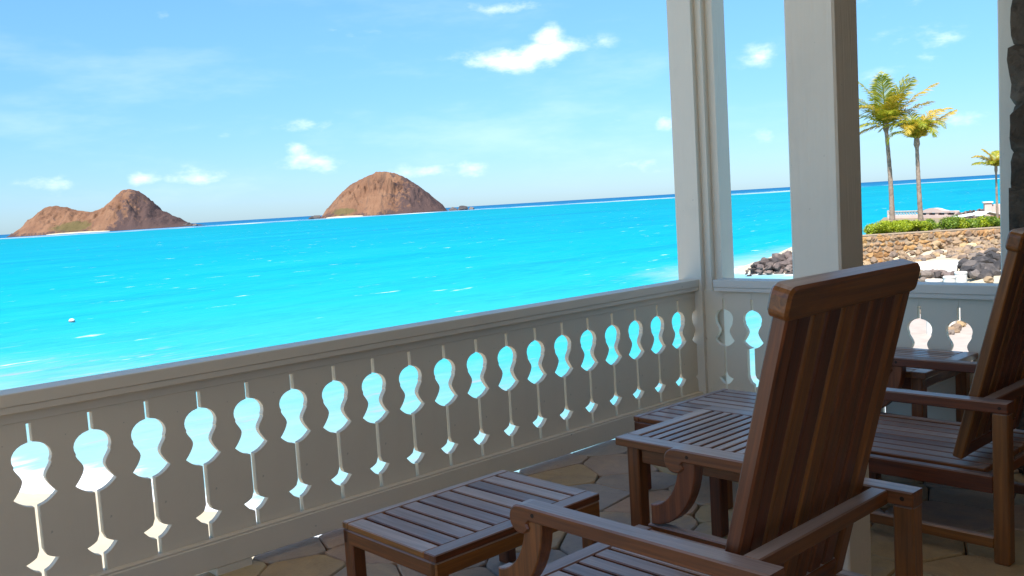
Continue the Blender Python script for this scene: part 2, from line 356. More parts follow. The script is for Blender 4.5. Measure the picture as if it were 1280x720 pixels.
    gl = t.n('ShaderNodeBsdfGlossy'); gl.inputs['Roughness'].default_value = .30; t.L.new(p.inputs['Normal'].links[0].from_socket, gl.inputs['Normal'])
    df = t.n('ShaderNodeBsdfDiffuse'); t.L.new(c, df.inputs[0]); t.L.new(p.inputs['Normal'].links[0].from_socket, df.inputs['Normal'])
    ms = t.n('ShaderNodeMixShader'); ms.inputs[0].default_value = .045; t.L.new(df.outputs[0], ms.inputs[1]); t.L.new(gl.outputs[0], ms.inputs[2])
    o = [n for n in t.N if n.type == 'OUTPUT_MATERIAL'][0]; t.L.new(ms.outputs[0], o.inputs[0]); t.N.remove(p); return m
WATER = water_mat()
def build_sea():
    rad = [2.0]
    while rad[-1] < 60000: rad.append(rad[-1]*(1.035 if rad[-1] < 120 else 1.12))
    n = 400; c0 = np.array([0.0, 0.0])
    th = np.arange(n)*2*math.pi/n; rad = np.array(rad)
    X = c0[0]+rad[:, None]*np.cos(th); Y = c0[1]+rad[:, None]*np.sin(th); Z = np.full(X.shape, SEA_Z)
    V = np.concatenate([[[c0[0], c0[1], SEA_Z]], np.stack([X, Y, Z], -1).reshape(-1, 3)])
    F = [(0, 1+j, 1+(j+1) % n) for j in range(n)]
    for i in range(len(rad)-1):
        b = 1+i*n; F += [(b+j, b+n+j, b+n+(j+1) % n, b+(j+1) % n) for j in range(n)]
    o = mk('sea', V, F, WATER, smooth=True); tag(o, 'bright turquoise lagoon reaching to the horizon', kind='structure')
    a, b = land(V[:, 0], V[:, 1]); s = -np.maximum(a, b); sw = np.minimum(-a*2.2, -b)
    ab = o.data.attributes.new('shallow', 'FLOAT', 'POINT'); ab.data.foreach_set('value', sw.astype(np.float32))
    at_ = o.data.attributes.new('shore', 'FLOAT', 'POINT'); at_.data.foreach_set('value', s.astype(np.float32))
build_sea()

# ---- islands --------------------------------------------------------------
def island_mat(name, dark_right, green):
    m, t, p = mat(name); v = objc(t); sep = t.n('ShaderNodeSeparateXYZ'); t.L.new(v, sep.inputs[0]); x, z = sep.outputs[0], sep.outputs[2]
    n = t.noise(v, .035, 6, .6, .5); n2 = t.noise(t.map(v, (1, 1, .5)), .12, 6, .7)
    c = t.ramp(n, [(.3, (.135, .070, .045)), (.5, (.195, .103, .062)), (.7, (.245, .136, .082))])
    gl = t.noise(t.map(v, (.10, .02, .025)), 1.0, 6, .7, .6); c = t.mix(t.m('MULTIPLY', t.smooth(gl, .52, .68), .55), c, (.085, .060, .050)); c = t.mix(t.m('MULTIPLY', t.smooth(n2, .58, .70), .35), c, (.26, .165, .095))
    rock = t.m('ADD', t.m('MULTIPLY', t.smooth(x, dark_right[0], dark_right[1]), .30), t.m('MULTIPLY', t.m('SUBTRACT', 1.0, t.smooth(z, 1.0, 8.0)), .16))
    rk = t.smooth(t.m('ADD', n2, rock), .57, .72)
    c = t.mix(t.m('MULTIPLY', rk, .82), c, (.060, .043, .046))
    if green:
        gx, gzz, s = green; d2 = t.m('ADD', t.m('POWER', t.m('DIVIDE', t.m('SUBTRACT', x, gx), s*1.6), 2.0), t.m('POWER', t.m('DIVIDE', t.m('SUBTRACT', z, gzz), s*.42), 2.0))
        g = t.m('SUBTRACT', 1.0, t.smooth(t.m('ADD', d2, t.m('MULTIPLY', t.m('SUBTRACT', n2, .5), 3.0)), .5, 1.3))
        c = t.mix(t.m('MULTIPLY', g, .6), c, (.08, .09, .03))
    t.L.new(c, p.inputs['Base Color']); p.inputs['Roughness'].default_value = .95; p.inputs['Specular IOR Level'].default_value = .1
    bump(t, p, t.m('ADD', n, n2), .6, 4.0); return m
def build_island(pts, D, seed, depth, mt, beach, label, cap=None):
    """pts: ridge sightings (pixels) left to right, the first and the last at the water line"""
    k = D/FPX; p0 = ground(pts[0][0], D, SEA_Z); p1 = ground(pts[-1][0], D, SEA_Z); ax = (p1-p0).normalized(); ay = Vector((-ax.y, ax.x, 0)); L = (p1-p0).length
    (xa, ya), (xb, yb) = pts[0], pts[-1]
    us = [(p[0]-xa)/(xb-xa) for p in pts]; hs = [max(0, (ya+(yb-ya)*u-p[1]))*k for p, u in zip(pts, us)]
    nu, nv = 240, 80; V = []; F = []
    mnoise.seed_set(seed)
    for i in range(nu+1):
        u = i/nu; h = float(np.interp(u, us, hs)); end = min(1, 4*u, 4*(1-u))**.5
        for j in range(nv+1):
            w = -1+2*j/nv; y = w*depth*(.35+.65*end)
            q = Vector((u*L*.045, y*.045, seed))
            gul = mnoise.fractal(Vector((q.x*1.6, q.y*.7, q.z)), .9, 2.1, 6); prof = max(0.0, 1-abs(w))**.82
            zz = h*prof*(1+.34*gul*(abs(w) > .04)*min(1, abs(w)*3)) + (1.2+1.2*mnoise.noise(q*3))*(1-abs(w))**.3*end - 1.8*(abs(w) > .97)
            if abs(w) < .04: zz = h+1.1*mnoise.fractal(q*5, 1.0, 2.0, 3)*min(1, h/8)
            V.append((u*L, y, zz-.6))
    for i in range(nu):
        for j in range(nv): a = i*(nv+1)+j; F.append((a, a+nv+1, a+nv+2, a+1))
    o = mk('island', V, F, mt, smooth=True); o.location = p0; o.rotation_euler = (0, 0, math.atan2(ax.y, ax.x)); tag(o, label, kind='structure')
    # sand strip at the waterline facing the shore
    b0, b1 = beach; vs = []; fs = []; n = 30
    for i in range(n+1):
        u = b0+(b1-b0)*i/n; e = math.sin(math.pi*i/n)**.5; y = -depth*(.35+.65*min(1, 4*u, 4*(1-u))**.5)
        vs += [(u*L, y-5*e-1, -.2), (u*L, y-1*e, .5+.8*e), (u*L, y+9*e+1, .3+2.0*e)]
    for i in range(n):
        for j in range(2): a = i*3+j; fs.append((a, a+3, a+4, a+1))
    s = mk('sand_strip', vs, fs, SAND, parent=o, smooth=True)
    return o, p0, ax
c1 = lambda a, b: (a/4.0, 180+b/4.0)
c2 = lambda a, b: (360+a/4.0, 180+b/4.0)
ISL1 = [c1(*p) for p in ((60, 455), (85, 432), (130, 380), (180, 335), (225, 305), (270, 296), (320, 305), (370, 318), (440, 328), (480, 318), (520, 298), (550, 275), (580, 243), (620, 214), (650, 208), (700, 224), (730, 243), (760, 280), (780, 308), (830, 333), (880, 352), (900, 372), (950, 382), (1010, 388))]
ISL2 = [c2(*p) for p in ((160, 357), (200, 300), (260, 235), (320, 185), (400, 145), (455, 122), (490, 119), (540, 127), (600, 153), (660, 193), (720, 242), (770, 283), (792, 316))]
IM1 = island_mat('twin peak island earth', (140, 200), (108, 9, 17)); IM2 = island_mat('cone island earth', (80, 135), (38, 7, 10))
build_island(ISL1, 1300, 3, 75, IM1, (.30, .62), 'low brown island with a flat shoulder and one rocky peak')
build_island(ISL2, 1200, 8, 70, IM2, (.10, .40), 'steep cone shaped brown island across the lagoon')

def rock_mesh(name, seed, s, m, sub=2, rough=.32):
    bm = bmesh.new(); bmesh.ops.create_icosphere(bm, subdivisions=sub, radius=1.0); rr = random.Random(seed); off = Vector((rr.uniform(0, 50), rr.uniform(0, 50), rr.uniform(0, 50)))
    for v in bm.verts:
        d = v.co.normalized(); k = 1+rough*mnoise.noise(d*1.3+off)+rough*.75*mnoise.cell(d*1.9+off)+.10*mnoise.noise(d*4+off)
        v.co = Vector((d.x*s[0]*k, d.y*s[1]*k, d.z*s[2]*k))
    me = bpy.data.meshes.new(name); bm.to_mesh(me); bm.free(); me.materials.append(m); return me
ROCKS = {k: [rock_mesh('rock', 100+i*7+len(k), (1, .85, .72), m) for i in range(6)] for k, m in (('lava', LAVA), ('brown', BROWNROCK), ('rubble', RUBBLE))}
def rock(kind, p, r, label, group, name='rock'):
    o = link(name, random.choice(ROCKS[kind]), None, p, (random.uniform(-.4, .4), random.uniform(-.4, .4), random.uniform(0, 6.28)))
    o.scale = (r*random.uniform(.85, 1.25), r*random.uniform(.8, 1.1), r*random.uniform(.75, 1.05)); return tag(o, label, 'rock', group)
for (px, D, r) in ((566, 1150, 5.5), (577, 1150, 7.5), (588, 1150, 3.5), (574, 1150, 4)): rock('lava', ground(px, D, SEA_Z+.5), r, 'low black reef rock off the end of the cone shaped island', 'reef rocks by the cone island', 'reef_rock')
for (px, D, r) in ((240, 1280, 5), (230, 1280, 6), (388, 1190, 5), (394, 1190, 6), (10, 1290, 6)): rock('lava', ground(px, D, SEA_Z+.2), r, 'low black reef rock awash beside an island', 'reef rocks awash', 'reef_rock')

# ================================================================== THE VERANDA
def build_floor():
    fl = mk('veranda_floor', *boxvf((-11, -5.2, -.35), (1.02, .044, -.026)), MORTAR); tag(fl, 'flagstone floor of the veranda', kind='structure')
    # irregular flagstones: Voronoi cells cut from jittered sites
    rr = random.Random(5); x0, x1, y0, y1 = -3.9, 1.0, -3.3, .040; sp = .29; pts = []
    ny = int((y1-y0)/sp)+3; nx = int((x1-x0)/sp)+3
    for i in range(-1, nx):
        for j in range(-1, ny): pts.append((x0+(i+.5+.46*(j % 2)+rr.uniform(-.36, .36))*sp, y0+(j+.5+rr.uniform(-.36, .36))*sp))
    def clip(poly, a, b, c):   # keep a*x+b*y<=c
        out = []
        for k in range(len(poly)):
            p, q = poly[k], poly[(k+1) % len(poly)]; dp, dq = a*p[0]+b*p[1]-c, a*q[0]+b*q[1]-c
            if dp <= 0: out.append(p)
            if dp*dq < 0: s = dp/(dp-dq); out.append((p[0]+s*(q[0]-p[0]), p[1]+s*(q[1]-p[1])))
        return out
    for (cx, cy) in pts:
        poly = [(x0, y0), (x1, y0), (x1, y1), (x0, y1)]; g = rr.uniform(.002, .0045)
        poly = [(max(x0, cx-.8), max(y0, cy-.8)), (min(x1, cx+.8), max(y0, cy-.8)), (min(x1, cx+.8), min(y1, cy+.8)), (max(x0, cx-.8), min(y1, cy+.8))]
        if poly[0][0] >= poly[1][0] or poly[0][1] >= poly[2][1]: continue
        for (qx, qy) in pts:
            dx, dy = qx-cx, qy-cy; dd = math.hypot(dx, dy)
            if 0 < dd < 1.2 and poly: poly = clip(poly, dx/dd, dy/dd, (dx*(cx+qx)/2+dy*(cy+qy)/2)/dd-g)
        if len(poly) < 3: continue
        mx = sum(p[0] for p in poly)/len(poly); my = sum(p[1] for p in poly)/len(poly)
        # soften the corners a little
        pp = []
        for k in range(len(poly)):
            a, b, c = poly[k-1], poly[k], poly[(k+1) % len(poly)]
            for q in (a, c):
                l = math.hypot(q[0]-b[0], q[1]-b[1]); s = min(.018, l*.3)/max(l, 1e-6); pp.append((b[0]+(q[0]-b[0])*s+rr.uniform(-.003, .003), b[1]+(q[1]-b[1])*s+rr.uniform(-.003, .003)))
        h = rr.uniform(-.003, .0015); tx, ty = rr.uniform(-.006, .006), rr.uniform(-.006, .006); n = len(pp); V = []
        for (e, zz) in ((1.0, -.03), (1.0, h-.005), (.975, h)):
            V += [((p[0]-mx)*e, (p[1]-my)*e, zz+(tx*(p[0]-mx)+ty*(p[1]-my) if zz > -.02 else 0)) for p in pp]
        F = [tuple(range(2*n, 3*n))]+[(k*n+i, k*n+(i+1) % n, (k+1)*n+(i+1) % n, (k+1)*n+i) for k in range(2) for i in range(n)]
        mk('flagstone', V, F, FLAG, parent=fl, loc=(mx, my, 0))
def boxvf(lo, hi):
    (a, b, c), (d, e, f) = lo, hi
    return [(a, b, c), (d, b, c), (d, e, c), (a, e, c), (a, b, f), (d, b, f), (d, e, f), (a, e, f)], [(0, 3, 2, 1), (4, 5, 6, 7), (0, 1, 5, 4), (1, 2, 6, 5), (2, 3, 7, 6), (3, 0, 4, 7)]
build_floor()
tag(mk('bounce_paving', *boxvf((-10.95, -5.15, -.0258), (-3.905, .022, -.002)), FLAGFAR), 'unseen pale end of the veranda paving, added to bounce warm sunlight inward', kind='structure')  # out of view, added as a pale reflector for warm sun under the roof
fo = mk('foundation', *boxvf((-10.9, -5.1, -3.4), (.98, .02, -.352)), WALLMORTAR); tag(fo, 'stone foundation carrying the veranda', kind='structure')

# ---- fretwork railings ------------------------------------------------------
PITCH_F = .1838
def half_profile(hw, notch=False):
    """right-hand edge of a cut-out as (offset from slit centre, z), top to bottom"""
    s = .0068; o = [(0, .70), (0, .659), (s, .659), (s, .600)]
    for k in range(1, 9):          # round shoulder
        a = R(92-k*14.5); o.append((.057*math.cos(a)*1.03, .551+.049*math.sin(a)))
    for k in range(1, 13):         # waist, flaring to a pointed corner
        f = k/12; h_ = .0335+.0225*(.5+.5*math.cos(math.pi*f/.5)) if f < .5 else .0335+.0305*((f-.5)/.5)**1.5
        o.append((h_, .533-.105*f))
    for k in range(1, 7):          # bellied foot
        x = .064*(1-k/7); o.append((x, .394+.034*(x/.064)**2))
    if notch: o += [(s, .394), (.040, .386), (.040, .25), (.036, .226), (.024, .205), (s, .195)]
    else:
        o += [(s, .393), (s, .254)]
        for k in range(1, 6): f = k/5; o.append((s+(.048-s)*f,   .254-.037*f**.36))
        for k in range(1, 6): x = .048*(1-k/6); o.append((x, .182+.036*(x/.048)**2))
    o += [(s, .181), (s, .10), (0, .10), (0, .06)]
    return o
def board_outline(w, left=True, right=True, notch=False):
    Rp = half_profile(w)
    L = [(x, z) for x, z in Rp] if left else [(0, .70), (0, .06)]
    Rr = [(w-x, z) for x, z in half_profile(w, notch)] if right else [(w, .70), (w, .06)]
    return L+Rr[::-1]
def merge(poly):
    o = []
    for p in poly:
        if not o or math.hypot(p[0]-o[-1][0], p[1]-o[-1][1]) > 1e-5: o.append(p)
    return o
FR = empty('railing', (-1.5, 0, 0), 'long white wooden railing with hourglass cut-outs facing the open sea', 'railing')
def build_front_rail():
    x0 = -2.705; n0, n1 = -4, 18; ox = FR.location.x
    me = None
    for i in range(n0, n1+1):
        if me is None:
            o = prism('board', merge(board_outline(PITCH_F)), 1, 0, .026, PAINT_B, FR, .0012); me = o.data
        else: o = link('board', me, FR)
        o.location.x = x0+i*PITCH_F-ox
    a = x0+n0*PITCH_F; e = .765
    b = lambda lo, hi, n, m=PAINT_X, bv=.004: box(n, (lo[0]-ox, lo[1], lo[2]), (hi[0]-ox, hi[1], hi[2]), m, FR, bv)
    b((a, -.030, .702), (e, .062, .724), 'cap_rail', bv=.002); b((a, -.034, .7242), (e, .074, .765), 'cap_board', bv=.0025)
    b((a, -.004, .668), (e, -.0005, .702), 'trim', bv=.001)
    b((a, -.034, .027), (e, -.0008, .122), 'bottom_rail'); b((a, .0268, .027), (e, .05, .122), 'bottom_rail')
    b((a, -.0300, .1222), (e, -.0009, .130), 'sill', bv=.002)
    for (p, q) in ((-2.16, -2.02), (-1.02, -.72), (-3.4, -3.25), (.35, .5)): b((p, -.032, -.004), (q, .046, .0272), 'foot_block')
build_front_rail()
XR = .784
SR = empty('railing', (XR, -.9, 0), 'short white wooden railing with fretwork between corner post and stone pier', 'railing')
def build_side_rail():
    oy = SR.location.y; y0, sp = -.351, .1792; me = None
    for k in range(-2, 9):
        ya, yb = y0-sp*(k+1), y0-sp*k      # board from ya (nearer) to yb; slit k at yb
        if k == -1: o = prism('board', [(p[0], p[1]) for p in merge(mirror(board_outline(sp, True, True, True), sp))], 0, 0, .026, PAINT_B, SR, .0012)
        elif me is None: o = prism('board', merge(board_outline(sp)), 0, 0, .026, PAINT_B, SR, .0012); me = o.data
        else: o = link('board', me, SR)
        o.location.y = ya-oy
    a, e = -1.66, -.135
    b = lambda lo, hi, n, m=PAINT_Y, bv=.004: box(n, (lo[0], lo[1]-oy, lo[2]), (hi[0], hi[1]-oy, hi[2]), m, SR, bv)
    b((-.032, a, .702), (.062, e, .724), 'cap_rail', bv=.002); b((-.038, a, .7242), (.078, e, .765), 'cap_board', bv=.0025)
    b((-.034, a, .027), (-.0008, e, .122), 'bottom_rail'); b((.0268, a, .027), (.05, e, .122), 'bottom_rail')
    b((-.0300, a, .1222), (-.0009, e, .130), 'sill', bv=.002)
    for p in (-.5, -1.3): b((-.032, p, -.004), (.046, p+.12, .0272), 'foot_block')
def mirror(poly, w): return [(w-x, z) for x, z in poly][::-1]
build_side_rail()

# ---- posts, roof, house -------------------------------------------------------
ROOF_Z = 3.45
def build_posts():
    # corner post with a rebated inner corner
    t = empty('corner_post', (.76, -.03, 0), 'slim white corner post with a grooved inner edge where both railings meet', 'post')
    o = [(0, .135), (.19, .135), (.19, -.108), (.075, -.108), (.075, -.062), (.036, -.062), (.036, -.020), (0, -.020)]
    prism('shaft', [(x, y) for x, y in o], 2, -.004, ROOF_Z, PAINT_Z, t, .002)
    prism('inner_fillet', [(.0362, -.0605), (.0740, -.0605), (.0740, -.0225), (.054, -.030), (.044, -.046)], 2, -.003, ROOF_Z-.002, PAINT_Z, t)
    t = empty('veranda_post', (-1.093, -1.854, 0), 'thick square white post with raised wood grain standing behind the nearer chair', 'post')
    box('shaft', (0, 0, -.004), (.138, .152, ROOF_Z), PAINT_Z, t, .006)
    t = empty('end_post', (.74, -1.622, 0), 'white post closing the side railing beside the stone pier', 'post')
    box('shaft', (0, -.14, -.004), (.17, 0, ROOF_Z), PAINT_Z, t, .005)
build_posts()
def build_house():
    t = empty('veranda_roof', (-3.3, -2.2, ROOF_Z), 'roof with painted soffit sheltering the veranda', 'roof')
    def rb(n, lo, hi, m, bv=.01): return box(n, (lo[0]+3.3, lo[1]+2.2, lo[2]-ROOF_Z), (hi[0]+3.3, hi[1]+2.2, hi[2]-ROOF_Z), m, t, bv)
    rb('soffit', (-6.2, -5.2, ROOF_Z+.002), (1.10, .14, ROOF_Z+.03), SOFFIT); rb('covering', (-6.3, -5.3, ROOF_Z+.0305), (1.16, .20, ROOF_Z+.16), ROOFM)
    rb('beam', (-5.7, .0, ROOF_Z-.14), (.758, .12, ROOF_Z+.001), PAINT_X); rb('beam', (.79, -5.1, ROOF_Z-.14), (.92, -.14, ROOF_Z+.001), PAINT_Y)
    t = empty('house_wall', (-3.3, -5.15, 0), 'plain plaster house wall at the back of the veranda', 'wall')
    box('wall_face', (-2.8, -.15, -.02), (4.9, .0, ROOF_Z+.001), PLASTER, t, .005)
build_house()
def build_pier():
    x0, x1, y0, y1 = .57, 1.05, -3.6, -1.768
    t = empty('stone_pier', (x0, y1, 0), 'rough dark brown stone pier of the house beside the white end post', 'pier')
    box('mortar_core', (.02, y0-y1, -.01), (x1-x0, -.03, ROOF_Z), MORTAR, t, .01)
    rr = random.Random(4); z = -.01; k = 0
    while z < ROOF_Z-.05:
        h = min(rr.uniform(.16, .30), ROOF_Z-z); y = .0
        while y > y0-y1:
            w = rr.uniform(.22, .42); me = rock_mesh('stone', 900+k, (.5, .5, .5), PIERSTONE, 3, .24); k += 1
            for v in me.vertices:   # blocky stones
                c = v.co; v.co = Vector((math.copysign(min(abs(c.x)*1.5, .5+.08*(abs(c.x)-.4)), c.x), math.copysign(min(abs(c.y)*1.5, .5+.1*(abs(c.y)-.4)), c.y), math.copysign(min(abs(c.z)*1.5, .5+.1*(abs(c.z)-.4)), c.z)))
            o = link('stone', me, t, (.06+rr.uniform(-.018, .018), y-w/2+(.015 if y == 0 else 0)+rr.uniform(-.01, .01), z+h/2)); o.scale = (.17, w*1.12, h*1.16)
            y -= w
        z += h
build_pier()

# ================================================================== FURNITURE
def build_ottoman(loc, label):
    W, Dp, Z = .664, .455, .32; t = empty('ottoman', loc, label, 'ottoman', 'slatted teak ottomans')   # origin: centre on the floor
    hx, hy = W/2, Dp/2
    for sx in (-1, 1):
        for sy in (-1, 1):
            x, y = sx*(hx-.024), sy*(hy-.024); box('leg', (x-.023, y-.023, 0), (x+.023, y+.023, Z-.0225), WZ, t)
    for sy in (-1, 1):
        y = sy*(hy-.013); box('frame_rail', (-hx+.001, y-.0125, Z-.068), (hx-.001, y+.0125, Z-.0225), WX, t)
    for sx in (-1, 1):
        x = sx*(hx-.013); box('frame_rail', (x-.0125, -hy+.027, Z-.068), (x+.0125, hy-.027, Z-.0225), WY, t)
    for sy, w in ((-1, .052), (1, .030)):
        a, b = (-hy, -hy+w) if sy < 0 else (hy-w, hy); box('top_rail', (-hx, a, Z-.022), (hx, b, Z), WX, t, .003)
    n = 10; gap = .011; sw = (W-gap*(n-1))/n
    for i in range(n):
        x = -hx+i*(sw+gap); box('slat', (x, -hy+.0525, Z-.0215), (x+sw, hy-.0305, Z-.0008), WY, t, .003)
    return t
OT1 = build_ottoman((-1.728, -.953, 0), 'slatted teak ottoman under the long railing in front of the nearer chair')
OT2 = copy_tree(OT1); OT2.location = (-.195, -.825, 0); OT2['label'] = 'slatted teak ottoman beside the corner post, partly behind the small table'

def build_table(loc, rz, label):
    S, Z = .545, .465; h = S/2; t = empty('side_table', loc, label, 'table', 'slatted teak side tables', rz)
    for sx in (-1, 1):
        for sy in (-1, 1):
            x, y = sx*(h-.05), sy*(h-.05); box('leg', (x-.024, y-.024, 0), (x+.024, y+.024, Z-.0275), WZ, t)
    for s in (-1, 1):
        c = s*(h-.052); box('apron', (-h+.0745, c-.011, Z-.085), (h-.0745, c+.011, Z-.0275), WX, t); box('apron', (c-.011, -h+.0745, Z-.085), (c+.011, h-.0745, Z-.0275), WY, t)
    for s in (-1, 1):
        a, b = (-h, -h+.062) if s < 0 else (h-.062, h); box('top_frame', (a, -h, Z-.027), (b, h, Z), WY, t, .003)
        a, b = (-h, -h+.048) if s < 0 else (h-.048, h); box('top_frame', (-h+.0625, a, Z-.027), (h-.0625, b, Z-.0004), WX, t, .003)
    n = 11; gap = .0095; span = S-.097; sw = (span-gap*(n+1))/n
    for i in range(n):
        y = -h+.0485+gap+i*(sw+gap); box('slat', (-h+.0625, y, Z-.025), (h-.0625, y+sw, Z-.001), WX, t, .0025)
    return t
TB1 = build_table((-.985, -1.405, 0), 0, 'small slatted teak side table between the two chairs')
TB2 = copy_tree(TB1); TB2.location = (.488, -1.245, 0); TB2.rotation_euler = (0, 0, math.pi/2); TB2['label'] = 'small slatted teak side table against the short side railing'

def build_chair(loc, label):
    """origin: floor under the middle of the seat front; the sitter faces +y"""
    W = .66; hx = W/2; aw = .056; t = empty('armchair', loc, label, 'chair', 'high backed teak armchairs')
    AZ, AB, SZ = .530, .494, .288; RE = -.80
    for s in (-1, 1):
        cx = s*(hx-aw/2); a, b = cx-aw/2, cx+aw/2
        pr = [(RE, AZ), (-.125, AZ)]
        for k in range(1, 15): an = R(90-k*17); pr.append((-.118+.036*math.cos(an), .494+.036*math.sin(an)))
        pr += [(-.142, .486), (-.150, AB), (RE, AB)]
        prism('armrest', pr, 0, a, b, WY, t, .004)
        # curved bracket from seat to arm
        br = []
        for k in range(0, 13): an = R(180+k*90/12); br.append((-.022+.105*math.cos(an), AB+.003+.148*math.sin(an)))
        for k in range(12, -1, -1): an = R(180+k*90/12); br.append((-.022+.165*math.cos(an), AB+.003+.208*math.sin(an)))
        prism('arm_bracket', br, 0, cx-.021, cx+.021, WZ, t, .003)
        for sg in (-1, 1):
            for (py_, pz_) in ((-.165, .512), (RE+.025, .512)):
                prism('peg', [(py_+.0055*math.cos(k*math.pi/5), pz_+.0055*math.sin(k*math.pi/5)) for k in range(10)], 0, cx+sg*(aw/2-.003), cx+sg*(aw/2+.0006), PEG, t)
        box('rear_leg', (cx-.024, RE+.001, 0), (cx+.024, RE+.05, AB-.0005), WZ, t)
        box('front_leg', (cx-.023, -.068, 0), (cx+.023, -.022, SZ-.0605), WZ, t)
        box('seat_rail', (cx-.018, RE+.0505, SZ-.060), (cx+.018, -.004, SZ-.002), WY, t)
        box('stretcher', (cx-.014, RE+.0505, .045), (cx+.014, -.0685, .082), WY, t)
    ix = hx-aw-.002
    box('front_rail', (-ix+.01, -.044, SZ-.058), (ix-.01, .010, SZ), WX, t, .004); box('rear_rail', (-ix+.01, RE+.09, SZ-.066), (ix-.01, RE+.125, SZ-.026), WX, t)
    box('crossbar', (-ix-.001, RE+.058, AB-.001), (ix+.001, RE+.098, AZ-.002), WX, t, .003)
    n = 8; gap = .011; sw = (2*ix-.02-gap*(n+1))/n
    for i in range(n):
        x = -ix+.01+gap+i*(sw+gap); box('seat_slat', (x, RE+.10, SZ-.022), (x+sw, -.0445, SZ-.001), WY, t, .003)
    # backrest: frame, slats and head rail in one leaning plane
    y0, z0, y1, z1 = -.597, .315, -.794, 1.062
    L = math.hypot(y1-y0, z1-z0); tilt = math.atan2(-(y1-y0), z1-z0); bx = ix-.012
    M = Matrix.Translation((0, y0, z0)) @ Matrix.Rotation(tilt, 4, 'X')
    def lean(name, lo, hi, m, bev=.004):
        o = box(name, lo, hi, m, t, bev); c = o.location.copy(); o.matrix_local = M @ Matrix.Translation(c); return o
    for s in (-1, 1):
        cx = s*(bx-.021); lean('back_stile', (cx-.021, -.034, 0), (cx+.021, 0, L-.045), WZ)
    n = 7; inner = 2*(bx-.042); gap = .013; sw = (inner-gap*(n+1))/n
    for i in range(n):
        x = -inner/2+gap+i*(sw+gap); lean('back_slat', (x, -.027, .045), (x+sw, -.008, L-.045), WZ, .003)
    lean('back_rail', (-bx+.0425, -.032, .0), (bx-.0425, -.004, .05), WX)
    hr = []
    hw, hh = bx+.016, .068                    # head rail outline with rounded ends, seen from the front
    for (cx, cz, a0) in ((hw-.022, hh-.022, 0), (-hw+.022, hh-.022, 90), (-hw+.018, .018, 180), (hw-.018, .018, 270)):
        r_ = .022 if cz > .03 else .018
        for k in range(5): an = R(a0+k*22.5); hr.append((cx+r_*math.cos(an), cz+r_*math.sin(an)))
    o = prism('head_rail', hr, 1, -.040, .006, WX, t, .006); o.matrix_local = M @ Matrix.Translation((0, 0, L-.057))
    return t
CH1 = build_chair((-1.730, -1.405, 0), 'high backed slatted teak armchair in front of the thick white post')
CH2 = copy_tree(CH1); CH2.location = (-.125, -1.262, 0); CH2['label'] = 'high backed slatted teak armchair beside the stone pier'

# ================================================================== THE SHORE TO THE RIGHT
WD = 40.0
def build_wall():
    a = ground(1074, WD); b = ground(1262, WD); ax = (b-a); ax.z = 0; L = ax.length+2.5; rz = math.atan2(ax.y, ax.x)
    top = at(1160, 289.5, WD).z; base = gz(*(a+ax*.5).xy)-.25; base = min(base, top-1.2)
    t = empty('retaining_wall', (a.x, a.y, base), 'ochre fieldstone retaining wall below the palm terrace', 'wall', rz=rz); H = top-base
    box('mortar_core', (0, .01, 0), (L, .5, H-.02), WALLMORTAR, t, .01); box('coping', (-.03, -.01, H-.045), (L, .52, H), WALLMORTAR, t, .012)
    rr = random.Random(8); meshes = []
    for k in range(8):
        me = rock_mesh('stone', 300+k, (.5, .5, .5), WSTONE, 2, .30)
        meshes.append(me)
    z = 0.0; cnt = 0
    while z < H-.08:
        h = rr.uniform(.17, .30); x = rr.uniform(-.15, 0)
        while x < L:
            w = rr.uniform(.20, .46); o = link('stone', rr.choice(meshes), t, (x+w/2, .07, min(z+h/2, H-.06-h*.4)+rr.uniform(-.03, .03)), (rr.choice((0, math.pi)), rr.uniform(-.25, .25), rr.choice((0, math.pi)))); o.scale = (w*1.12, .24, h*1.16); cnt += 1
            x += w*.93
        z += h*.9
    # terrace behind the wall
    p = [a+Vector((0, 0, 0)), a+ax*1.5]; ay = Vector((-ax.y, ax.x, 0)).normalized(); zt = top-.06
    q = [ground(1078.5, WD+.42), ground(1330, WD+.42), ground(1330, 61), ground(1104, 60)]
    V = [(v.x, v.y, zt) for v in q]+[(v.x, v.y, -3.2) for v in q]; n = len(q)
    tag(mk('terrace', V, [tuple(range(n))]+[(i, n+i, n+(i+1) % n, (i+1) % n) for i in range(n)], SOIL), 'raised garden terrace behind the stone wall', kind='structure')
    return top-.06, ax.normalized(), ay
TZ, WAX, WAY = build_wall()

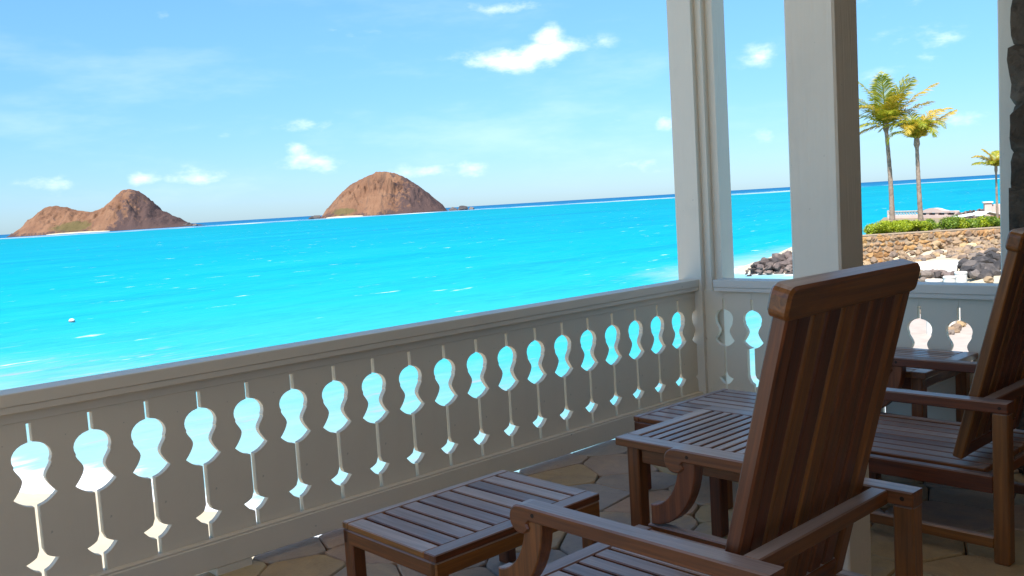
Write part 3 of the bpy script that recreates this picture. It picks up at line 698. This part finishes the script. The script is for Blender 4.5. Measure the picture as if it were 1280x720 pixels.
def build_shrub(p, rx, ry, h, m, label, leaves, size, seed, group):
    t = empty('shrub', p, label, 'shrub', group); rr = random.Random(seed); V = []; F = []
    cl = [(rr.uniform(-.75, .75)*rx, rr.uniform(-.6, .6)*ry, rr.uniform(.22, .74)*h, rr.uniform(.34, .55)) for _ in range(14)]
    for i in range(leaves):
        c = rr.choice(cl); d = Vector((rr.gauss(0, 1), rr.gauss(0, 1), rr.gauss(0, 1))).normalized(); k = rr.uniform(.6, 1.05)
        o = Vector((c[0]+d.x*k*c[3]*rx*.75, c[1]+d.y*k*c[3]*ry, max(.02, c[2]+d.z*k*c[3]*h*.62)))
        n = (d+Vector((rr.uniform(-.7, .7), rr.uniform(-.7, .7), rr.uniform(-.2, .9)))).normalized(); a = n.orthogonal().normalized(); a = Matrix.Rotation(rr.uniform(0, 6.28), 3, n) @ a; b = n.cross(a); s = size*rr.uniform(.7, 1.3)
        q = len(V); V += [o-a*s, o+b*s*.45, o+a*s, o-b*s*.45]; F.append((q, q+1, q+2, q+3))
    mk('foliage', V, F, m, parent=t)
    V = []; F = []
    for k in range(5):
        e = Vector((cl[k][0], cl[k][1], cl[k][2])); r_ = .015; q = len(V)
        V += [(r_, 0, -.03), (-r_, r_, -.03), (-r_, -r_, -.03), tuple(e+Vector((r_*.4, 0, 0))), tuple(e+Vector((-r_*.4, r_*.4, 0))), tuple(e+Vector((-r_*.4, -r_*.4, 0)))]
        F += [(q, q+1, q+4, q+3), (q+1, q+2, q+5, q+4), (q+2, q, q+3, q+5)]
    mk('stem', V, F, STEM, parent=t)
    return t
SP = [(1094, 24, .60, 0), (1107, 22, .62, 0), (1121, 22, .60, 0), (1135, 20, .60, 0), (1148, 18, .52, 0), (1162, 20, .56, 1), (1183, 21, .68, 2), (1199, 16, .56, 2), (1211, 15, .48, 1), (1224, 16, .52, 2), (1236, 14, .58, 1), (1247, 14, .50, 3), (1260, 16, .55, 0)]
for i, (px, w, h, k) in enumerate(SP):
    p = ground(px, WD+1.25+.2*(i % 2), TZ); rx = w*WD/FPX*.75
    lab = ['clipped yellow green hedge shrub along the terrace edge', 'dark leafy green shrub on the terrace edge', 'loose bright green shrub on the terrace edge', 'reddish leaved shrub at the foot of the small palm'][k]
    build_shrub(p, rx, .55, h, (HEDGELEAF, SHRUBLEAF, HEDGELEAF if i % 2 else SHRUBLEAF, REDLEAF)[k], lab, 3400, .040, 40+i, 'shrubs along the terrace edge')

def build_palm(base, top, fronds, label, r0=.13, seed=1, name='palm_tree', bend=(0, 0)):
    rr = random.Random(seed); t = empty(name, base, label, 'palm tree', None); base = Vector(base); top = Vector(top)-base
    V = []; F = []; n = 22; sd = 9
    for i in range(n+1):
        u = i/n; c = top*u+Vector((bend[0], bend[1], 0))*math.sin(u*math.pi); c.z = top.z*u-(.05 if i == 0 else 0)
        r = r0*(1.25-.55*u**.5)*(1.06 if i % 2 else .96)*(1.35 if i == 0 else 1)
        V += [(c.x+r*math.cos(k*2*math.pi/sd), c.y+r*math.sin(k*2*math.pi/sd), c.z) for k in range(sd)]
    for i in range(n): F += [(i*sd+k, i*sd+(k+1) % sd, (i+1)*sd+(k+1) % sd, (i+1)*sd+k) for k in range(sd)]
    mk('trunk', V, F, TRUNK, parent=t, smooth=True)
    # crown shaft
    V = []; F = []
    for i, (z, r) in enumerate(((-.18, r0*.75), (-.02, r0*1.25), (.2, r0*1.05), (.42, r0*.5), (.55, r0*.1))): V += [(r*math.cos(k*2*math.pi/sd), r*math.sin(k*2*math.pi/sd), z) for k in range(sd)]
    for i in range(4): F += [(i*sd+k, i*sd+(k+1) % sd, (i+1)*sd+(k+1) % sd, (i+1)*sd+k) for k in range(sd)]
    mk('crown_shaft', V, F, TRUNK, parent=t, loc=top, smooth=True)
    for (az, el, ln, droop, dry) in fronds:
        V = []; F = []; h = Vector((math.cos(az), math.sin(az), 0)); p = Vector((0, 0, .12)); a = el; st = 26; pts = []
        for i in range(st+1):
            pts.append((p.copy(), a)); p = p+(h*math.cos(a)+Vector((0, 0, math.sin(a))))*(ln/st); a -= droop/st*(.5+1.3*i/st)
        side = Vector((-h.y, h.x, 0))
        for i in range(st+1):     # rachis
            c, a = pts[i]; r = .035*(1-i/st)+.006; nrm = -h*math.sin(a)+Vector((0, 0, math.cos(a))); V += [c+side*r, c+nrm*r, c-side*r]
        for i in range(st): F += [(i*3+k, i*3+(k+1) % 3, i*3+3+(k+1) % 3, i*3+3+k) for k in range(3)]
        for i in range(3, st*2+1):
            f = i/(st*2); k = min(st-1, int(f*st)); g = f*st-k; c = pts[k][0].lerp(pts[k+1][0], g); a = pts[k][1]; fw = h*math.cos(a)+Vector((0, 0, math.sin(a))); nrm = -h*math.sin(a)+Vector((0, 0, math.cos(a)))
            ll = ln*.30*(math.sin(math.pi*min(1, .16+f*.86))**.7)+.08
            for s in (-1, 1):
                if rr.random() < .16: continue
                d = (side*s*.80+fw*(.42+.55*f)+nrm*rr.uniform(-.10, .22)).normalized(); e1 = c+d*ll*.55; e2 = e1+(d+Vector((0, 0, -.38-.3*rr.random()))).normalized()*ll*.5
                wv = fw*.024*rr.uniform(.8, 1.25); q = len(V); V += [c-wv*.6, c+wv*.6, e1+wv, e1-wv, e2]; F += [(q, q+1, q+2, q+3), (q+3, q+2, q+4)]
        mk('frond', V, F, PALMDRY if dry else PALMLEAF, parent=t, loc=top)
    return t
LV = RT.copy(); LV.z = 0; LV.normalize(); AZR = math.atan2(LV.y, LV.x)     # picture right, picture depth as bearings
def az(deg): return AZR+R(deg)        # 0: to the right in the picture, 90: away, 180: left
PD = 42.5
b = ground(1115, PD, TZ); tp = at(1107.5, 160, PD)
build_palm(b, tp, [(az(176), 1.0, 2.4, .9, 0), (az(168), .62, 2.1, 1.0, 0), (az(190), .22, 1.9, .8, 0), (az(160), -.05, 1.6, .7, 1), (az(150), 1.25, 2.5, .45, 0), (az(80), 1.42, 2.6, .3, 0), (az(240), 1.30, 2.4, .4, 0), (az(300), 1.18, 2.5, .6, 0), (az(20), 1.12, 2.7, .55, 0), (az(-8), .82, 2.9, .4, 1), (az(10), .60, 2.6, .5, 1), (az(-20), .22, 2.2, .8, 0), (az(255), .75, 1.9, 1.2, 0), (az(60), .7, 2.0, 1.0, 1), (az(205), .9, 2.1, 1.1, 1), (az(275), 1.1, 2.0, .9, 1), (az(2), 1.32, 2.5, .45, 0)],
           'taller coconut palm with a full upright crown on the terrace', .115, 3, bend=(.10, 0))
PD2 = 41.6
b = ground(1151, PD2, TZ); tp = at(1146, 180, PD2)
build_palm(b, tp, [(az(0), .80, 2.2, .40, 1), (az(5), 1.2, 2.3, 1.2, 1), (az(170), 1.3, 2.0, 1.5, 1), (az(150), 1.1, 2.0, 1.8, 0), (az(190), 1.4, 1.9, 2.5, 0), (az(230), 1.25, 1.8, 2.5, 1), (az(260), 1.4, 1.8, 2.4, 0), (az(285), 1.15, 1.7, 2.6, 0), (az(310), 1.3, 1.8, 2.3, 0), (az(20), 1.35, 2.1, 1.3, 1), (az(90), 1.4, 2.1, 1.3, 0), (az(60), 1.1, 1.9, 1.2, 1), (az(175), .95, 1.7, 2.4, 0)],
           'slimmer windblown palm with yellowed fronds swept to one side', .11, 5, bend=(-.03, 0))
PD3 = 41.2
b = ground(1246.5, PD3, TZ); tp = at(1245, 212, PD3)
build_palm(b, tp, [(az(172), .95, 1.15, 1.1, 1), (az(185), .50, 1.1, .8, 0), (az(150), 1.3, 1.0, .7, 1), (az(60), 1.3, .9, .8, 0), (az(0), .9, 1.0, 1.2, 0), (az(-20), .4, 1.0, 1.0, 0), (az(270), 1.0, .8, 1.4, 1), (az(230), .8, .9, 1.4, 0), (az(320), .9, .9, 1.3, 0)],
           'small young palm beside the white end post', .055, 9)
b = ground(1345, 15.0); b.z = gz(b.x, b.y)-.03; tp = at(1338, -42, 15.0)
build_palm(b, tp, [(az(k*36+175), .55-.12*(k % 3), 1.55, 1.2, k % 2) for k in range(10)], 'palm rising outside beyond the stone pier, only frond tips showing', .12, 12)

def build_far_terrace():
    D = 57.0; zf = TZ
    def seg(name, pxa, pxb, D1, D2, h0, h1, th, m, label, cat, extra=None):
        a = ground(pxa, D1, 0); b_ = ground(pxb, D2, 0); ax = b_-a; t = empty(name, (a.x, a.y, zf), label, cat, rz=math.atan2(ax.y, ax.x)); return t, ax.length
    # lattice fence on a plinth
    t, L = seg('lattice_fence', 1110, 1150, 58, 56, 0, 0, .1, LATTICE, 'low diagonal lattice fence behind the two tall palms', 'fence')
    zt = at(1130, 263.5, 57).z-zf
    box('plinth', (0, -.1, -.02), (L, .1, zt*.42), PINK, t, .01); box('top_rail', (0, -.05, zt-.07), (L, .05, zt), LATTICE, t, .01)
    box('post', (-.06, -.05, -.02), (.06, .07, zt+.04), LATTICE, t, .01); box('post', (L-.06, -.05, -.02), (L+.06, .07, zt+.04), LATTICE, t, .01)
    lo, hi = zt*.42, zt-.07; hh = hi-lo; n = int(L/.20)
    for i in range(-2, n+1):
        for s in (-1, 1):
            x = i*.20+.05; xa, xb = (x, x+hh) if s > 0 else (x+hh, x)
            if min(xa, xb) < .0 or max(xa, xb) > L: continue
            w = .028; y = .012*s; prism('slat', [(xa-w, lo), (xa+w, lo), (xb+w, hi), (xb-w, hi)], 1, y-.008, y+.008, LATTICE, t)
    # low pinkish wall with openings, curved top
    t, L = seg('garden_wall', 1150, 1196, 56, 53, 0, 0, .1, PINK, 'low pinkish garden wall with open panels and a curved cap', 'wall')
    z2 = at(1175, 263.5, 54.5).z-zf; cap = [(0, z2-.10), (0, z2-.02)]
    for k in range(9): cap.append((L*k/9+.3, z2+.18*math.sin(math.pi*min(1, k/5.5))))
    cap += [(L, z2-.02), (L, z2-.10)]
    prism('cap', cap, 1, -.16, .16, PINK, t); box('plinth', (0, -.13, -.02), (L, .13, z2*.42), PINK, t, .01)
    for k in range(5): x = L*k/4; box('pillar', (max(0, x-.13), -.12, z2*.4), (min(L, x+.13), .12, z2-.09), PINK, t, .01)
    box('panel', (.1, -.02, z2*.4), (L-.1, .02, z2-.12), BROWNROCK, t, .005)
    # dark dry-stone wall and the pale pillar behind it
    t, L = seg('stone_wall', 1194, 1238, 52, 51, 0, 0, .1, BROWNROCK, 'dark rough boulder wall leading to the pale pillar', 'wall')
    za, zb = at(1200, 268, 52).z-zf, at(1236, 258.5, 51).z-zf; rr = random.Random(2)
    prism('core', [(0, -.02), (L, -.02), (L, zb-.12), (0, za-.12)], 1, -.05, .25, BROWNROCK, t)
    for i in range(13):
        for j in range(3):
            x = L*(i+.5)/13; H = za+(zb-za)*x/L; o = link('stone', rr.choice(ROCKS['brown']), t, (x+rr.uniform(-.03, .03), rr.uniform(-.03, .05), H*(j+.5)/3-.01), (rr.uniform(0, 6), rr.uniform(0, 6), 0)); o.scale = (.13, .15, H/5)
    t, L = seg('boundary_wall', 1230, 1275, 50.5, 50, 0, 0, .1, PINK, 'pale plaster boundary wall with a square capped pillar', 'wall')
    zt = at(1234, 252, 50.5).z-zf; zw = at(1245, 253.5, 50.5).z-zf-.06
    box('pillar', (0, -.15, -.02), (.36, .21, zt-.08), PINK, t, .01); box('pillar_cap', (-.06, -.21, zt-.0795), (.42, .27, zt), CONCRETE, t, .015); box('wall_face', (.361, -.08, -.02), (L, .12, zw), PINK, t, .01)
    # white folded awning
    p = ground(1231, 47, zf); t = empty('tent', p, 'low white canvas tent roof behind the terrace shrubs', 'tent', rz=AZR); zz = at(1228, 264.5, 47).z-zf
    V = [(-.45, -.5, zz*.62), (0, -.45, zz), (.95, -.5, zz*.45), (-.45, .9, zz*.62), (0, .9, zz), (.95, .9, zz*.45)]
    mk('canopy', V+[(v[0], v[1], v[2]-.02) for v in V], [(0, 1, 4, 3), (1, 2, 5, 4), (6, 9, 10, 7), (7, 10, 11, 8), (0, 6, 7, 1), (1, 7, 8, 2), (3, 4, 10, 9), (4, 5, 11, 10), (0, 3, 9, 6), (2, 8, 11, 5)], TENT, parent=t)
    for x, z in ((-.42, zz*.62), (.9, zz*.47)):
        for y in (-.45, .85): box('pole', (x-.02, y-.02, -.02), (x+.02, y+.02, z-.01), CONCRETE, t, .003)
    p = ground(1210, 47.5, zf); t = empty('tent', p, 'pale green tinged canvas shelter next to the white tent roof', 'tent', rz=AZR); zz = at(1208, 267.5, 47.5).z-zf
    V = [(-.55, -.4, zz*.70), (.5, -.4, zz), (.55, .8, zz), (-.55, .8, zz*.70)]
    mk('canopy', V+[(v[0], v[1], v[2]-.02) for v in V], [(0, 1, 2, 3), (7, 6, 5, 4), (0, 4, 5, 1), (1, 5, 6, 2), (2, 6, 7, 3), (3, 7, 4, 0)], TENT, parent=t)
    for (x, y, z, _) in ((-.5, -.35, zz*.7, 0), (.45, -.35, zz, 0), (.48, .75, zz, 0), (-.5, .75, zz*.7, 0)): box('pole', (x-.02, y-.02, -.02), (x+.02, y+.02, z-.012), CONCRETE, t, .003)
build_far_terrace()

# ---- rubble, boulders, slab, bollards ------------------------------------------
rr = random.Random(21)
for i in range(210):
    px = rr.uniform(1076, 1264); f = rr.random(); d = WD-.3-5.6*f**1.25; g = ground(px, d); r = rr.uniform(.11, .20)*(1.25 if rr.random() < .15 else 1); z = gz(g.x, g.y)
    if 1128 < px < 1202 and d < 34.8: continue
    pile = max(0.0, .45-.40*(WD-.3-d))
    rock('rubble', (g.x, g.y, z+pile*rr.uniform(.2, 1)+r*.25), r, 'grey brown rubble stone piled at the foot of the retaining wall', 'rubble along the wall foot', 'rubble_stone')
p = at(1214, 310, WD-.9); t = link('boulder', rock_mesh('boulder', 77, (1, .8, .5), TANROCK, 3, .22), None, p, (0, .06, AZR)); t.scale = (.44, .4, .42); tag(t, 'big flat topped tan boulder resting on the rubble below the wall', 'boulder')
o = at(1214, 324, WD-.95); rock('rubble', o, .30, 'broad rubble stone propping the tan boulder', None, 'rubble_stone'); rock('rubble', at(1222, 325, WD-.7), .34, 'grey rubble stone behind and under the tan boulder', None, 'rubble_stone')
for (px, py, d, r) in ((1206, 331, 30, .27), (1214, 333, 29.5, .25), (1221, 338, 28.5, .28), (1212, 341, 28, .26), (1230, 335, 29, .27), (1226, 328, 30.5, .24), (1236, 330, 31, .28), (1240, 341, 28.2, .26), (1219, 343, 27.6, .20), (1232, 344, 27.4, .24), (1243, 323, 31.5, .30), (1228, 321, 32, .22), (1238, 315, 33, .2), (1206, 342, 28.4, .2), (1248, 333, 29.8, .3), (1218, 326, 31.2, .2)):
    p = at(px, py, d); zg = gz(p.x, p.y)
    rock('lava', (p.x, p.y, p.z), r, 'black lava boulder heaped at the end of the white slab', 'black lava boulders')
    zz = p.z-r*1.1
    while zz > zg: rock('lava', (p.x+rr.uniform(-.08, .08), p.y+rr.uniform(-.08, .08), zz), r*1.1, 'black lava boulder at the bottom of the heap', 'lava boulders at the bottom'); zz -= r*1.3
def build_slab():
    z = -1.62; a, b_, c, e = atz(1130, 327.5, z), atz(1199, 325.5, z), atz(1196, 335.5, z), atz(1126, 336.5, z)
    V = [tuple(v) for v in (e, c, b_, a)]; V += [(x, y, -2.35) for x, y, _ in V]
    o = mk('concrete_slab', V, [(0, 1, 2, 3), (4, 7, 6, 5), (0, 4, 5, 1), (1, 5, 6, 2), (2, 6, 7, 3), (3, 7, 4, 0)], CONCRETE)
    bv = o.modifiers.new('b', 'BEVEL'); bv.width = .02; tag(o, 'sun bleached concrete slab between the rubble and the bollards', 'slab')
    return z, (e, c)
zs, (sa, sb) = build_slab()
for i in range(26):
    f = (i+.5)/26; p = sa.lerp(sb, f); r = rr.uniform(.10, .19); d = (CAM-p); d.z = 0; d.normalize(); p = p+d*rr.uniform(.05, .45)
    rock('brown' if i > 4 else 'rubble', (p.x, p.y, rr.uniform(-2.0, -1.72)), r, 'dark stone in the rough edging below the concrete slab', 'stones edging the slab', 'edging_stone')
for (px, py, d) in ((1143, 344, 26), (1150, 342, 26.5), (1158, 343, 26.2), (1138, 347, 25), (1153, 351, 24), (1236, 350, 24)):
    p = at(px, py, d); r = .16; rock('rubble', (p.x, p.y, p.z), r, 'loose pale stone on the sand near the bollards', 'loose stones near the bollards'); zz = p.z-.2
    while zz > gz(p.x, p.y): rock('rubble', (p.x, p.y, zz), r*1.1, 'loose stone stacked under another near the bollards', 'lower loose stones'); zz -= .2
BOLL = [(1201, 339.4, 21.2, 'tallest white concrete bollard, nearest the black lava boulders'), (1187, 345, 20.4, 'white concrete bollard in the middle of three'), (1167.5, 349, 19.4, 'broad white concrete bollard farthest from the lava boulders')]
for (px, py, d, lab) in BOLL:
    p = at(px, py, d); zb = gz(p.x, p.y)-.03; h = p.z-zb; t = empty('bollard', (p.x, p.y, zb), lab, 'bollard'); r = .132 if px > 1180 else .165; n = 22; V = []; F = []
    prof = [(r*1.04, 0), (r, .06), (r*.97, h-.05), (r*1.03, h-.045), (r*1.04, h-.02), (r*.98, h-.004), (0.02, h)]
    for (a, z) in prof: V += [(a*math.cos(k*2*math.pi/n), a*math.sin(k*2*math.pi/n), z) for k in range(n)]
    for i in range(len(prof)-1): F += [(i*n+k, i*n+(k+1) % n, (i+1)*n+(k+1) % n, (i+1)*n+k) for k in range(n)]
    F.append(tuple((len(prof)-1)*n+k for k in range(n))); mk('shaft', V, F, CONCRETE, parent=t)
# paved path beside the bollards with a stone border, seen through the side railing
V = []; A = [atz(1120, 382, -1.75), atz(1225, 376, -1.75), atz(1262, 420, -1.75), atz(1150, 440, -1.75)]
zp = max(gz(v.x, v.y) for v in A)+.03
V = [(v.x, v.y, zp) for v in A]+[(v.x, v.y, zp-.5) for v in A]
tag(mk('path', V, [(3, 2, 1, 0), (0, 1, 5, 4), (1, 2, 6, 5), (2, 3, 7, 6), (3, 0, 4, 7)], PATHM), 'pale concrete path below the side railing', kind='structure')
a, b_ = atz(1188, 418, zp), atz(1218, 395, zp)
for i in range(11): p = a.lerp(b_, i/10); rock('rubble', (p.x, p.y, zp+.04), rr.uniform(.09, .14), 'border stone set along the path seen through the side railing', 'border stones of the path', 'border_stone')

# ---- rocks on the spit, buoy ------------------------------------------------------
for (px, py, d, r, zf) in ((947, 329, 45, .35, 0), (954, 328, 45, .55, 0), (956, 325, 45.3, .4, 0), (963, 330, 44.6, .45, 0), (968, 326, 45, .62, 0), (975, 322, 45.4, .55, 0), (979, 329, 44.5, .5, 0), (985, 319, 45.8, .62, 0), (990, 326, 44.8, .6, 0), (972, 331, 44.2, .38, 0), (986, 333, 43.8, .34, 0), (998, 318, 45.6, .7, 0), (1006, 324, 45, .7, 0), (941, 331, 44.6, .22, 0), (950, 332, 44.2, .3, 0), (960, 333, 44, .28, 0), (936, 334.5, 43.8, .13, 0), (1016, 322, 45, .7, 0), (1028, 324, 44.5, .7, 0), (1040, 326, 44, .6, 0)):
    p = at(px, py+2, d); zg = gz(p.x, p.y); rock('brown', (p.x, p.y, p.z), r*.62, 'brown black lava rock heaped on the sand spit by the water', 'lava rocks on the spit')
    zz = p.z-r*.7
    while zz > zg-.05: rock('brown', (p.x+rr.uniform(-.1, .1), p.y+rr.uniform(-.1, .1), zz), r*.66, 'lava rock at the bottom of the heap on the spit', 'lower lava rocks on the spit'); zz -= r*.8
p = atz(90, 403, SEA_Z); t = empty('buoy', p, 'small round white mooring buoy floating on the lagoon', 'buoy')
me = bpy.data.meshes.new('float'); bm = bmesh.new(); bmesh.ops.create_uvsphere(bm, u_segments=18, v_segments=12, radius=.13); bm.to_mesh(me); bm.free(); me.materials.append(BUOYM); link('float', me, t, (0, 0, .07)).scale = (1, 1, .8)
V = [(rz_*math.cos(k*math.pi/9), rz_*math.sin(k*math.pi/9), z) for (rz_, z) in ((.131, .035), (.137, .05), (.131, .075)) for k in range(18)]
mk('rubber_band', V, [(i*18+k, i*18+(k+1) % 18, (i+1)*18+(k+1) % 18, (i+1)*18+k) for i in range(2) for k in range(18)], BUOYD, parent=t)
